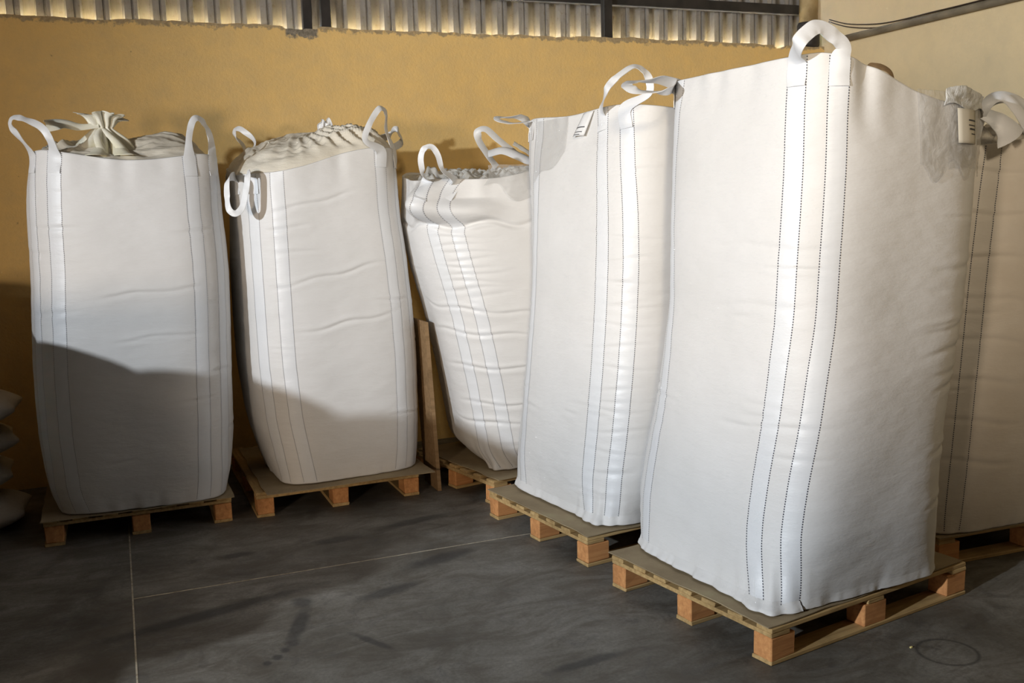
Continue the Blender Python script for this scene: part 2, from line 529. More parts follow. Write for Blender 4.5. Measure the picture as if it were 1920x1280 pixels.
def pallet(ox, oy, rz, label, seed, mirror=False):
    """local x = length of the deck boards, local y = the side that shows three blocks"""
    r = random.Random(seed)
    t = thing('wooden_pallet', (ox, oy, 0), label, 'pallet', 'wooden pallets under the bulk bags', rz)
    L, Wd = 1.19, 0.98
    for yy in (0.0, (Wd - .1) / 2, Wd - .1):
        MB().box(0, L, yy, yy + .1, 0, .018, .003, .002, r).build('bottom_board', M['wood'], t)
        for k, xx in enumerate((0.0, (L - .13) / 2, L - .13)):
            MB().box(xx, xx + .13, yy + .002, yy + .095, .018, .110, .004, .002, r).build('block', M['block'], t)
    for xx in (0.0, (L - .1) / 2, L - .1):
        MB().box(xx, xx + .1, 0, Wd, .110, .129, .003, .0015, r).build('stringer_board', M['wood'], t)
    n = 7; bw = .080
    for k in range(n):
        yy = k * (Wd - bw) / (n - 1) + (r.uniform(-.008, .008) if 0 < k < n - 1 else 0)
        MB().box(r.uniform(-.004, .004), L, yy, yy + bw, .129, .148, .003, .0015, r).build('deck_board', M['wood'], t)
    return t


def cardboard(ox, oy, rz, x0, x1, y0, y1, label, seed, lift=0.0, z=.149):
    nx, ny = 48, 40
    X, Y = np.meshgrid(np.linspace(x0, x1, nx), np.linspace(y0, y1, ny))
    ex = np.minimum(np.minimum(X - x0, x1 - X), np.minimum(Y - y0, y1 - Y))
    e = np.clip(1 - ex / 0.09, 0, 1)
    Z = z + 0.0015 + 0.003 * e * (vnoise(X * 7 + 20, Y * 7 + 10, 61, seed) + .6) + lift * np.clip((0.25 - X) / 0.25, 0, 1) ** 2 * np.clip((0.3 - np.abs(Y - y0 - .25)) / .3, 0, 1)
    Xj = X + 0.006 * vnoise(Y * 9 + 5, X * 0 + seed, 71, seed + 1) * (e > .9)
    Yj = Y + 0.006 * vnoise(X * 9 + 5, Y * 0 + seed, 71, seed + 2) * (e > .9)
    V = np.stack([Xj, Yj, Z], -1).reshape(-1, 3)
    V2 = V + np.array([0, 0, .004])
    n = nx * ny
    F = grid_faces(ny, nx, False)
    F1 = F[:, ::-1]; F2 = F + n
    rim = list(range(nx)) + [j * nx + nx - 1 for j in range(1, ny)] + [(ny - 1) * nx + i for i in range(nx - 2, -1, -1)] + [j * nx for j in range(ny - 2, 0, -1)]
    F3 = [(rim[i], rim[(i + 1) % len(rim)], rim[(i + 1) % len(rim)] + n, rim[i] + n) for i in range(len(rim))]
    o = mesh('cardboard_sheet', np.vstack([V, V2]), F1.tolist() + F2.tolist() + F3, M['card'], None, False, loc=(ox, oy, 0), rz=rz)
    return tag(o, label, 'cardboard', 'cardboard sheets on the pallets')


R_ = math.radians
pallet(0.505, 5.665, R_(90), 'dark shaded wooden pallet under the leftmost bulk bag', 1)
cardboard(0.505, 5.665, R_(90), -0.05, 1.16, -0.012, 0.99, 'cardboard sheet under the leftmost bulk bag with the tied top', 11)
pallet(1.622, 5.665, R_(90.8), 'wooden pallet under the second bulk bag from the left', 2)
cardboard(1.622, 5.665, R_(90.8), -0.09, 1.14, -0.075, 0.93, 'curled cardboard sheet under the second bulk bag from the left', 12, 0.004)
pallet(1.950, 5.235, R_(12), 'wooden pallet under the leaning slack-topped bulk bag, mostly hidden', 3)
cardboard(1.950, 5.235, R_(12), 0.02, 1.17, -0.02, 0.97, 'cardboard sheet under the leaning slack-topped bulk bag', 13)
pallet(2.000, 4.105, R_(8.3), 'orange wooden pallet with three lit blocks under the second largest bulk bag', 4)
cardboard(2.000, 4.105, R_(8.3), 0.0, 1.17, -0.008, 0.98, 'creased cardboard sheet under the bag with the hanging paper tag', 14, 0.003)
pallet(2.163, 2.886, R_(9.6), 'orange wooden pallet nearest the camera under the largest bulk bag', 5)
cardboard(2.163, 2.886, R_(9.6), -0.004, 1.18, 0.006, 1.0, 'dusty cardboard sheet under the largest bulk bag', 15, 0.004)
pallet(3.47, 3.37, R_(-2), 'unlit wooden pallet at the right edge under the shaded bulk bag', 6)
cardboard(3.47, 3.37, R_(-2), -0.03, 1.17, -0.03, 0.98, 'cardboard sheet at the right edge under the shaded bulk bag', 16)

# ------------------------------------------------------------------ bulk bags
N = 288
PHI = np.linspace(0, 2 * np.pi, N, endpoint=False)
CORN = [5 * np.pi / 4, 7 * np.pi / 4, np.pi / 4, 3 * np.pi / 4]     # near-left, near-right, far-right, far-left


def angdiff(a, b): return (a - b + np.pi) % (2 * np.pi) - np.pi


class Bag:
    def __init__(s, tab, theta, rim, sag, seed, label, creases=(), ncrease=26, extra=None, mat='pp', rows=250, slack=0.012, z0=0.161, fine=1.0, tip=None):
        s.rs = np.random.RandomState(seed); s.seed = seed
        T = np.array(tab, float)
        s.theta = math.radians(theta)
        s.z0 = z0
        zt = max(rim) + .02
        zz = np.linspace(z0, zt, 400)
        s.zz = zz
        K = np.exp(-0.5 * (np.arange(-24, 25) / 9.0) ** 2); K /= K.sum()
        s.par = []
        for c in range(1, 6):
            q = np.interp(zz, T[:, 0], T[:, c])
            # linear extrapolation at the ends keeps lean and taper after smoothing
            qp = np.concatenate([2 * q[0] - q[24:0:-1], q, 2 * q[-1] - q[-2:-26:-1]])
            s.par.append(np.convolve(qp, K, 'valid'))
        s.rim = rim; s.sag = sag; s.slack = slack
        s.cx0 = s.par[0][0]; s.cy0 = s.par[1][0]
        s.root = thing('bulk_bag', (float(s.cx0), float(s.cy0), z0), label, 'bag', 'white bulk bags on pallets')
        # --- surface grid
        tt = np.linspace(0, 1, rows)
        ph, TT = np.meshgrid(PHI, tt)
        zr = s.rimz(ph)
        Z = z0 + TT * (zr - z0)
        s.Z = Z; s.PH = ph
        R0 = s.radius(ph, Z)
        D = np.zeros_like(Z)
        r = s.rs
        u = ph / (2 * np.pi)
        D += 0.007 * vnoise(u * 7, Z * 2.2, 7, seed + 1)
        D += 0.0013 * fine * vnoise(u * 26, Z * 16, 26, seed + 2)
        D += 0.0007 * fine * vnoise(u * 60, Z * 34, 60, seed + 3)
        # general short creases
        cl = list(creases)
        for k in range(ncrease):
            p0 = r.uniform(0, 2 * np.pi) if r.rand() < .35 else CORN[r.randint(4)] + r.normal(0, .22)
            cl.append((p0, r.uniform(.10, .38), r.uniform(z0 + .12, min(rim) - .12), r.uniform(-.05, .05), r.uniform(.0018, .0045), r.uniform(.006, .013)))
        for (p0, hw, zc, sl, amp, w) in cl:
            dp = angdiff(ph, p0)
            m = np.clip(1 - (dp / hw) ** 2, 0, 1) ** 1.2
            dz = Z - (zc + sl * dp + 0.012 * np.sin(dp * 9 + zc * 30) * hw)
            D += amp * m * (-np.exp(-(dz / w) ** 2) + .75 * np.exp(-((dz - 2.3 * w) / (1.9 * w)) ** 2) + .45 * np.exp(-((dz + 2.6 * w) / (2.4 * w)) ** 2))
        # loose cloth above the fill
        loose = np.clip((Z - (zr - .24)) / .24, 0, 1) ** 1.5
        D += slack * loose * (vnoise(u * 22, Z * 3, 22, seed + 4) + .5 * vnoise(u * 48, Z * 5, 48, seed + 5))
        # seam puckers at the base
        low = np.clip(1 - (Z - z0) / .16, 0, 1) ** 2
        if tip:
            dc = angdiff(ph, CORN[0] + tip[1])
            D += tip[0] * np.exp(-np.clip(Z - z0, 0, 9) / .055) * np.exp(-(dc / .13) ** 2)
            D += .012 * np.clip(1 - (Z - z0) / .22, 0, 1) * np.clip(1 - np.abs(dc) / .32, 0, 1) * np.sin(dc * 55)
        D += 0.008 * low * vnoise(u * 64, Z * 2, 64, seed + 6)
        if extra is not None: D += extra(ph, Z, zr)
        Rr = R0 + D
        cx = np.interp(Z, zz, s.par[0]); cy = np.interp(Z, zz, s.par[1])
        a = ph + s.theta
        s.G = np.stack([cx + Rr * np.cos(a), cy + Rr * np.sin(a), Z], -1)
        # arclength bookkeeping along each row
        seg = np.linalg.norm(np.roll(s.G, -1, 1) - s.G, axis=2)
        s.AL = np.concatenate([np.zeros((rows, 1)), np.cumsum(seg, 1)], 1)
        s.rows = rows
        du = np.roll(s.G, -1, 1) - np.roll(s.G, 1, 1)
        dv = np.gradient(s.G, axis=0)
        nn = np.cross(du, dv); nn /= np.linalg.norm(nn, axis=2)[..., None] + 1e-9
        s.NR = nn
        # --- body mesh: walls, folded-in hem, base
        inner = []
        ctr = np.stack([cx[-1], cy[-1]], -1)
        for (off, dz) in ((0.005, 0.003), (0.010, -0.002), (0.012, -0.02), (0.014, -0.07)):
            g = s.G[-1].copy()
            d = g[:, :2] - ctr; d /= np.linalg.norm(d, axis=1)[:, None]
            g[:, :2] -= d * off
            g[:, 2] += dz
            inner.append(g)
        base = []
        for k in (.97, .6, .2):
            g = s.G[0].copy(); c0 = np.array([s.cx0, s.cy0]); g[:, :2] = c0 + (g[:, :2] - c0) * k
            base.append(g)
        A = np.concatenate([np.array(base[::-1]), s.G, np.array(inner)], 0)
        F = grid_faces(A.shape[0], N, True).tolist()
        F.append(list(range(N))[::-1])
        s.body = mesh('bag_body', A.reshape(-1, 3), F, M[mat], s.root)

    def rimz(s, ph):
        """rim height: the four corners joined by sagging edges"""
        q = ((ph - CORN[0]) / (np.pi / 2)) % 4
        i = np.floor(q).astype(int) % 4; f = q - np.floor(q)
        f = f * f * (3 - 2 * f)
        c = np.array(s.rim)
        sg = s.sag if hasattr(s.sag, '__len__') else [s.sag] * 4
        return c[i] * (1 - f) + c[(i + 1) % 4] * f - np.array(sg)[i] * np.sin(np.pi * (q - np.floor(q))) ** 1.3

    def radius(s, ph, Z):
        a = np.interp(Z, s.zz, s.par[2]); b = np.interp(Z, s.zz, s.par[3]); n = np.interp(Z, s.zz, s.par[4])
        # stretch angle so that the corners stay at 45 degrees of the parameter
        return 1 / (np.abs(np.cos(ph) / a) ** n + np.abs(np.sin(ph) / b) ** n) ** (1 / n)

    def phi_at(s, corner, d):
        """column position (float) on each row, d metres along the cloth from a corner"""
        i0 = int(round(CORN[corner] / (2 * np.pi) * N)) % N
        out = []
        for r in range(s.rows):
            al = s.AL[r]; tot = al[-1]
            x = (al[i0] + d) % tot
            out.append(np.interp(x, al, np.arange(N + 1)))
        return np.array(out)

    def sample(s, cols, rowf, off=0.0):
        """bilinear sample of the surface; cols, rowf float arrays"""
        cols = np.asarray(cols) % N; rowf = np.clip(rowf, 0, s.rows - 1.0001)
        i = np.floor(rowf).astype(int); fi = (rowf - i)[..., None]
        j = np.floor(cols).astype(int) % N; fj = (cols - np.floor(cols))[..., None]
        j2 = (j + 1) % N
        def S_(A): return (A[i, j] * (1 - fj) + A[i, j2] * fj) * (1 - fi) + (A[i + 1, j] * (1 - fj) + A[i + 1, j2] * fj) * fi
        n = S_(s.NR); n /= np.linalg.norm(n, axis=-1)[..., None] + 1e-9
        return S_(s.G) + n * off, n

    def stitch(s, corner, d, mat='thread', dash=.0060, gap=.0040, w=.0026, v0=.008, v1=.995, name='stitch_line'):
        cols = s.phi_at(corner, d)
        H = s.rim[0] - s.z0
        n = int(H * (v1 - v0) / (dash + gap))
        r0 = np.linspace(v0, v1, n) * (s.rows - 1)
        r1 = r0 + dash / H * (s.rows - 1)
        c0 = np.interp(r0, np.arange(s.rows), cols); c1 = np.interp(r1, np.arange(s.rows), cols)
        dc = w / 2 / .0125
        q = [s.sample(c0 - dc, r0, .0022)[0], s.sample(c0 + dc, r0, .0022)[0], s.sample(c1 + dc, r1, .0022)[0], s.sample(c1 - dc, r1, .0022)[0]]
        V = np.stack(q, 1).reshape(-1, 3)
        F = np.arange(len(V)).reshape(-1, 4)
        return mesh(name, V, F, M[mat], s.root, False)

    def strip(s, corner, d0, d1, mat='strap', v0=.004, v1=1.0, off=.0014, nx=6, name='corner_strap'):
        cols = [s.phi_at(corner, d) for d in np.linspace(d0, d1, nx)]
        rf = np.linspace(v0, v1, 200) * (s.rows - 1)
        C = np.stack([np.interp(rf, np.arange(s.rows), c) for c in cols], 1)
        Rw = np.repeat(rf[:, None], nx, 1)
        o = np.full(C.shape, off); o[:, 0] = o[:, -1] = .0002
        P_, n_ = s.sample(C, Rw)
        P_ = P_ + n_ * o[..., None]
        return mesh(name, P_.reshape(-1, 3), grid_faces(200, nx, False), M[mat], s.root)

    def rim_pt(s, corner, d, dz=0.0, off=.003):
        cols = s.phi_at(corner, d)
        r = (s.rows - 1) * (1 + dz / (s.rim[corner] - s.z0))
        c = np.interp(r, np.arange(s.rows), cols)
        p, n = s.sample(np.array([c]), np.array([min(r, s.rows - 1.001)]), off)
        return p[0], n[0]

    def loop(s, corner, mids, wtop=.042, nmid=None, d=(-.077, .077), wb=.07, curl=.05, mat='strap', label=None):
        p0, n0 = s.rim_pt(corner, d[0], -.11); p1, _ = s.rim_pt(corner, d[0], -.015)
        q0, m0 = s.rim_pt(corner, d[1], -.11); q1, _ = s.rim_pt(corner, d[1], -.015)
        pts = [p0, p1] + [np.array(m, float) for m in mids] + [q1, q0]
        if nmid is None: nmid = (n0 + m0) * .5 + np.array([0, 0, .15])
        nmid = np.array(nmid, float); nmid /= np.linalg.norm(nmid)
        k = 8
        C = catmull(pts, k); n = len(C)
        f = np.linspace(0, 1, n)
        Nn = np.where(f[:, None] < .5, n0 * (1 - 2 * f[:, None]) + nmid * 2 * f[:, None], nmid * (2 - 2 * f[:, None]) + m0 * (2 * f[:, None] - 1))
        e = np.minimum(np.arange(n), n - 1 - np.arange(n)) / k
        wd = np.where(e < 1, wb, wtop + (wb - wtop) * np.clip(1 - (e - 1) / .9, 0, 1) ** 1.5)
        return ribbon('lifting_loop', C, Nn, wd, M[mat], s.root, curl, s.seed, label)


def ribbon(name, C, Nn, wd, mat, root, curl=.15, seed=1, label=None, th=.003):
    T = np.gradient(C, axis=0); T /= np.linalg.norm(T, axis=1)[:, None] + 1e-9
    Wv = np.cross(Nn, T); Wv /= np.linalg.norm(Wv, axis=1)[:, None] + 1e-9
    for i in range(1, len(Wv)):
        if Wv[i] @ Wv[i - 1] < 0: Wv[i] *= -1
    for _ in range(12): Wv[1:-1] = (Wv[:-2] + Wv[1:-1] * 2 + Wv[2:]) / 4
    Wv /= np.linalg.norm(Wv, axis=1)[:, None] + 1e-9
    Nn = np.cross(T, Wv)
    wd = np.broadcast_to(wd, (len(C),))
    n = len(C)
    wob = np.array([float(vnoise(i * .31 + 3, seed, 53, seed)) for i in range(n)])
    us = np.linspace(-1, 1, 7)
    top = []; bot = []
    for u in us:
        c = C + Wv * (u * wd[:, None] / 2) + Nn * ((curl * wd * (1 - u * u) + wob * .0035 * u)[:, None])
        top.append(c + Nn * th / 2); bot.append(c - Nn * th / 2)
    A = np.stack(top + bot[::-1], 1)
    m = A.shape[1]
    F = grid_faces(n, m, True).tolist()
    F.append(list(range(m))[::-1]); F.append([(n - 1) * m + i for i in range(m)])
    o = mesh(name, A.reshape(-1, 3), F, mat, root)
    o.data.set_sharp_from_angle(angle=math.radians(50))
    if label: o['label'] = label
    return o


def cover(bag, dome, center=(0, 0), drop=.012, pleats=(22, .018), twist=0.0, crumple=.012, seed=1, mat='cover', pw=1.0, inset=.008, name='top_cover', rows=70, lift=None, holes=0.0):
    """gathered cloth closing the top of the bag"""
    rimg = bag.G[-1].copy()
    ctr = rimg.mean(0)
    d = rimg[:, :2] - ctr[:2]; L = np.linalg.norm(d, axis=1)[:, None]
    rimg[:, :2] -= d / L * inset
    rimg[:, 2] -= drop
    tip = np.array([ctr[0] + center[0], ctr[1] + center[1]])
    rho = np.linspace(1, holes, rows)[:, None]
    XY = tip + (rimg[None, :, :2] - tip) * rho[..., None]
    zc = rimg[:, 2].mean()
    Z = rimg[None, :, 2] * rho ** .8 + zc * (1 - rho ** .8) + dome * (1 - rho ** 2.2) ** pw
    u = (PHI / (2 * np.pi))[None, :] + twist * (1 - rho)
    env = np.clip((1 - rho) * 5, 0, 1) * (rho ** .7)
    k, amp = pleats
    ridge = 1 - np.abs(np.sin(np.pi * (u * k + .35 * vnoise(u * 9, rho * 3 + 4, 9, seed)))) * 2
    Z = Z + amp * env * ridge * (.55 + .6 * vnoise(u * 7, rho * 0 + 2, 7, seed + 5))
    Z = Z + crumple * env * (vnoise(u * 16, rho * 9, 16, seed + 1) + .6 * vnoise(u * 37, rho * 21, 37, seed + 2) + .3 * vnoise(u * 80, rho * 40, 80, seed + 3))
    if lift is not None: Z = Z + lift(XY[..., 0], XY[..., 1]) * np.clip((1 - rho) * 5, 0, 1)
    V = np.concatenate([XY, Z[..., None]], -1)
    # blend the first rows into the rim so the cloth grows out of the hem
    F = grid_faces(rows, N, True)
    bag.cover_tip = (tip[0], tip[1], float(Z[-1].mean()))
    return mesh(name, V.reshape(-1, 3), F, M[mat], bag.root)


def spout(bag, base, neck_z, flare, top_z, lean=(0, 0), seed=1, r0=.09, rn=.028, mat='cover_yellow', label=None, k=9, name='tied_spout'):
    """gathered spout: skirt, tied neck and ragged flare"""
    n = 96; rows = 40
    ph = np.linspace(0, 2 * np.pi, n, endpoint=False)
    t = np.linspace(0, 1, rows)[:, None]
    z = base[2] + (top_z - base[2]) * t
    tn = (neck_z - base[2]) / (top_z - base[2])
    r = np.where(t < tn, r0 + (rn - r0) * np.clip(t / tn, 0, 1) ** .6, rn + (flare - rn) * np.clip((t - tn) / (1 - tn), 0, 1) ** .75)
    u = ph[None] / (2 * np.pi)
    pl = np.abs(np.sin(np.pi * (u * k + .3 * vnoise(u * 5, t * 2, 5, seed))))
    r = r * (1 + (pl - .5) * .7) * (1 + .35 * vnoise(u * 5, t * 2.5, 5, seed + 1))
    up = np.clip((t - tn) / (1 - tn), 0, 1)
    zz = z + up * (.035 * vnoise(u * 6, t * 0 + 3, 6, seed + 2) + .02 * vnoise(u * 13, t * 3, 13, seed + 3)) - up ** 3 * .03
    X = base[0] + lean[0] * t ** 1.5 + r * np.cos(ph); Y = base[1] + lean[1] * t ** 1.5 + r * np.sin(ph)
    V = np.stack([X, Y, zz + 0 * X], -1)
    o = mesh(name, V.reshape(-1, 3), grid_faces(rows, n, True), M[mat], bag.root)
    if label: o['label'] = label
    m = o.modifiers.new('thick', 'SOLIDIFY'); m.thickness = .0015
    return o


def patch(bag, corner, d0, d1, z0, z1, mat, name, off=.006, crumple=.006, nx=40, nz=50, seed=3, shape=None, label=None):
    """cloth or film lying against the bag: from d0 to d1 metres round from a corner, z0..z1"""
    ds = np.linspace(d0, d1, nx)
    cols = np.stack([bag.phi_at(corner, d) for d in ds], 1)          # rows x nx
    H = bag.rimz(np.array([CORN[corner]]))[0] - bag.z0
    V = np.zeros((nz, nx, 3))
    for j in range(nx):
        c = cols[:, j]
        zc = bag.G[np.arange(bag.rows), np.round(c).astype(int) % N, 2]
        zt = np.linspace(z0, z1, nz)
        if shape is not None:
            lo, hi = shape((j / (nx - 1)))
            zt = np.linspace(lo, hi, nz)
        rf = np.interp(zt, zc, np.arange(bag.rows))
        cc = np.interp(rf, np.arange(bag.rows), c)
        p, n = bag.sample(cc, rf)
        over = np.clip(zt - zc[-1], 0, 1)
        u = ds[j] * 14; 
        k = off + crumple * (1 + vnoise(u + zt * 3, zt * 22, 41, seed)) + crumple * .5 * vnoise(u * 2.7, zt * 50, 83, seed + 1)
        p = p + n * k[:, None]
        p[:, 2] += over
        V[:, j] = p
    o = mesh(name, V.reshape(-1, 3), grid_faces(nz, nx, False), M[mat], bag.root)
    if label: o['label'] = label
    m = o.modifiers.new('thick', 'SOLIDIFY'); m.thickness = .0006
    return o


def flat_tag(root, quad, mat, name, lines=(), label=None, th=.001):
    """a small card given by its four corners; printed bars are children"""
    q = [np.array(p, float) for p in quad]
    nx, ny = 6, 10
    V = []
    for j in range(ny):
        for i in range(nx):
            a, b = i / (nx - 1), j / (ny - 1)
            V.append(q[0] * (1 - a) * (1 - b) + q[1] * a * (1 - b) + q[2] * a * b + q[3] * (1 - a) * b)
    V = np.array(V)
    n = np.cross(q[1] - q[0], q[3] - q[0]); n /= np.linalg.norm(n)
    if n[1] > 0: n = -n
    a = np.tile(np.linspace(0, 1, nx), ny)
    V = V + n * (.012 * np.sin(a * np.pi))[:, None]
    o = mesh(name, V, grid_faces(ny, nx, False), M[mat], root)
    m = o.modifiers.new('thick', 'SOLIDIFY'); m.thickness = th
    if label: o['label'] = label
    for (b0, b1, a0, a1) in lines:
        vs = []
        for a in np.linspace(a0, a1, 7):
            for b in (b0, b1):
                vs.append(q[0] * (1 - a) * (1 - b) + q[1] * a * (1 - b) + q[2] * a * b + q[3] * (1 - a) * b + n * (.012 * math.sin(a * math.pi) + .0022))
        p = mesh('printed_bar', np.array(vs) - np.array(root.location), [(2 * k, 2 * k + 2, 2 * k + 3, 2 * k + 1) for k in range(6)], M['ink'], None, False)
        p.parent = o
    return o


def hem(bag, corner, d0, d1, seed=1, out=.016, mat='pp', z=None, name='base_hem'):
    """wavy sewn flange round the foot of the bag"""
    n = 160
    ds = np.linspace(d0, d1, n)
    al = bag.AL[1]; i0 = int(round(CORN[corner] / (2 * np.pi) * N)) % N
    cols = np.interp((al[i0] + ds) % al[-1], al, np.arange(N + 1))
    V = []
    for (ro, o_, dz) in ((6.0, .0005, 0), (3.5, out * .5, .0), (2.0, out * .9, .004), (.8, out * 1.3, -.001), (.8, out * 1.25, -.003), (1.5, .004, -.006)):
        p, nn = bag.sample(cols, np.full(n, ro))
        wv = .35 * vnoise(ds * 16 + 7, ds * 0 + 1, 67, seed) + .25 * vnoise(ds * 41, ds * 0 + 2, 97, seed + 1)
        nn = nn.copy(); nn[:, 2] = 0; nn /= np.linalg.norm(nn, axis=1)[:, None]
        q = p + nn * (o_ * (1 + wv))[:, None]
        q[:, 2] += dz + .006 * wv * (o_ > .001)
        q[:, 2] = np.maximum(q[:, 2], bag.z0 + .001)
        V.append(q)
    V = np.stack(V, 1)
    return mesh(name, V.reshape(-1, 3), grid_faces(n, 6, False), M[mat], bag.root)


def dress(bag, corners, offs=(-.115, -.040, .040, .115), mat='thread', straps=True, **kw):
    for c in corners:
        if straps:
            bag.strip(c, offs[0], offs[1]); bag.strip(c, offs[2], offs[3])
        for d in offs: bag.stitch(c, d, mat, **kw)


D270 = 3 * math.pi / 2
B1 = [(0.168,0.06,6.041,0.45,0.427,5.0),(0.27,0.052,6.057,0.49,0.465,4.11),(0.421,0.051,6.057,0.512,0.486,3.4),(0.598,0.054,6.065,0.527,0.5,3.4),(0.943,0.065,6.066,0.533,0.507,3.4),(1.225,0.078,6.06,0.529,0.503,3.4),(1.502,0.09,6.051,0.521,0.495,3.4),(1.777,0.092,6.039,0.509,0.484,3.4),(1.966,0.098,6.033,0.498,0.473,3.69),(2.074,0.104,6.026,0.477,0.453,4.5)]
B2 = [(0.176,1.215,6.059,0.426,0.383,5.0),(0.245,1.211,6.063,0.452,0.407,4.11),(0.371,1.202,6.068,0.483,0.435,3.4),(0.534,1.188,6.079,0.505,0.455,3.4),(0.847,1.174,6.086,0.523,0.471,3.4),(1.152,1.166,6.076,0.519,0.467,3.4),(1.451,1.155,6.059,0.506,0.456,3.4),(1.745,1.139,6.033,0.481,0.433,3.4),(1.891,1.134,6.028,0.476,0.429,3.69),(2.035,1.134,6.023,0.461,0.415,4.5)]
B3 = [(0.12,2.589,5.768,0.432,0.389,5.0),(0.165,2.562,5.798,0.508,0.457,4.1),(0.27,2.498,5.81,0.57,0.513,3.2),(0.385,2.475,5.795,0.569,0.512,3.2),(0.585,2.439,5.782,0.568,0.511,3.2),(0.792,2.405,5.771,0.571,0.514,3.2),(0.953,2.366,5.756,0.568,0.512,3.2),(1.111,2.328,5.74,0.564,0.508,3.2),(1.419,2.238,5.724,0.561,0.505,3.2),(1.658,2.176,5.725,0.542,0.488,3.47),(1.892,2.162,5.697,0.507,0.456,4.0)]
B4 = [(0.146,2.458,4.696,0.394,0.509,6.0),(0.25,2.471,4.697,0.416,0.534,4.56),(0.386,2.483,4.697,0.444,0.569,3.4),(0.654,2.51,4.676,0.451,0.549,3.4),(0.918,2.532,4.661,0.447,0.538,3.4),(1.179,2.547,4.647,0.444,0.527,3.4),(1.437,2.56,4.642,0.442,0.528,3.4),(1.69,2.564,4.648,0.425,0.545,3.4),(1.94,2.566,4.665,0.401,0.562,3.81),(2.173,2.57,4.667,0.37,0.55,5.0)]
B5 = [(0.161,2.663,3.489,0.488,0.512,6.0),(0.28,2.668,3.511,0.477,0.554,5.0),(0.458,2.679,3.527,0.47,0.598,4.0),(0.668,2.702,3.512,0.47,0.588,3.8),(0.875,2.731,3.49,0.477,0.564,3.8),(1.081,2.754,3.478,0.486,0.551,3.8),(1.284,2.776,3.461,0.498,0.531,3.8),(1.485,2.79,3.463,0.507,0.532,3.8),(1.682,2.801,3.459,0.514,0.528,3.8),(1.877,2.81,3.456,0.515,0.527,3.8),(2.069,2.813,3.458,0.495,0.522,4.27),(2.244,2.821,3.455,0.475,0.508,5.0)]
B6 = [(0.155,3.874,3.762,0.44,0.44,5),(0.258,3.893,3.777,0.47,0.47,4.2),(0.538,3.905,3.763,0.47,0.47,3.4),(0.914,3.941,3.763,0.47,0.47,3.4),(1.405,3.984,3.763,0.47,0.47,3.4),(1.766,4.026,3.763,0.47,0.47,3.4),(1.956,4.049,3.757,0.44,0.44,4.5)]

# ---- leftmost bag, tied spout
b1 = Bag(B1, -3, (2.10, 2.07, 2.06, 2.06), (.045, .02, .02, .02), 11, 'leftmost bulk bag with a tied yellowish spout on top',
         creases=[(D270 + .15, .55, 1.345, .03, .007, .009), (D270 + .25, .5, 1.105, .02, .005, .008), (D270 + .62, .2, .74, .05, .004, .008),
                  (D270 - .65, .3, 1.70, -.03, .004, .009)], ncrease=18)
dress(b1, (0, 1), mat='thread2')
cover(b1, .105, center=(-.12, 0), pleats=(26, .028), crumple=.014, seed=5,
      lift=lambda X, Y: .10 * np.exp(-((X - .38) / .24) ** 2 - ((Y - 6.02) / .26) ** 2))
tx, ty, tz = b1.cover_tip
spout(b1, (tx + .015, ty - .20, 2.07), 2.225, .105, 2.315, lean=(-.015, 0), seed=4, r0=.19, rn=.040, label='yellowish tied spout')
for k, (pp, w) in enumerate(((((-.03, 5.80, 2.235), (-.12, 5.79, 2.225), (-.20, 5.78, 2.240), (-.285, 5.77, 2.228)), .12),
                             (((-.02, 5.79, 2.22), (-.04, 5.72, 2.17), (-.02, 5.66, 2.09), (-.01, 5.63, 2.05)), .06),
                             (((-.02, 5.79, 2.22), (.04, 5.74, 2.16), (.09, 5.67, 2.08), (.10, 5.64, 2.05)), .07))):
    C = catmull(pp, 8)
    ribbon('spout_tail', C, np.tile(np.array([.1, -.8, .6]) if k else np.array([0, -.5, .85]), (len(C), 1)), np.linspace(w * .4, w, len(C)), M['cover_yellow'], b1.root, .25, 5 + k)
b1.loop(0, [(-.41, 5.66, 2.17), (-.44, 5.64, 2.225), (-.425, 5.62, 2.258), (-.385, 5.60, 2.255), (-.301, 5.58, 2.214), (-.262, 5.57, 2.15)], .036, nmid=(-.2, -.5, .8))
b1.loop(1, [(.412, 5.575, 2.15), (.435, 5.60, 2.235), (.465, 5.62, 2.262), (.502, 5.65, 2.235), (.535, 5.70, 2.16)], .034, nmid=(.1, -.8, .5))

# ---- second bag, heaped pleated top
b2 = Bag(B2, 4, (1.965, 2.10, 2.05, 2.03), (-.01, .03, .03, .02), 23, 'second bulk bag from the left with a pleated domed top',
         creases=[(D270 - .05, .75, 1.385, .09, .008, .009), (D270 + .05, .72, 1.10, .07, .008, .009), (D270 - .2, .6, 1.80, .10, .007, .010),
                  (D270 - .55, .3, 1.66, .05, .005, .010), (D270 - .5, .28, 1.52, .02, .004, .008)], ncrease=20)
dress(b2, (0, 1), mat='thread2')
cover(b2, .205, center=(.05, .0), pleats=(30, .030), twist=.10, crumple=.014, seed=8, pw=.62, mat='cover')
spout(b2, (1.235, 6.05, 2.19), 2.245, .038, 2.295, seed=7, r0=.06, rn=.02, mat='strap', label='white spout tip', k=5)
b2.loop(3, [(.80, 6.40, 2.15), (.745, 6.38, 2.22), (.75, 6.36, 2.262), (.79, 6.33, 2.25), (.85, 6.30, 2.16)], .034, nmid=(-.5, -.6, .5))
b2.loop(0, [(.596, 5.56, 1.93), (.585, 5.55, 1.834), (.590, 5.54, 1.770), (.622, 5.53, 1.748), (.660, 5.53, 1.785), (.690, 5.54, 1.89), (.705, 5.56, 1.96)], .034, nmid=(-.35, -.9, .1), d=(-.22, -.06))
b2.loop(1, [(1.375, 5.60, 2.14), (1.405, 5.61, 2.23), (1.462, 5.63, 2.31), (1.495, 5.65, 2.322), (1.525, 5.68, 2.29), (1.532, 5.72, 2.20)], .034, nmid=(.2, -.8, .5))
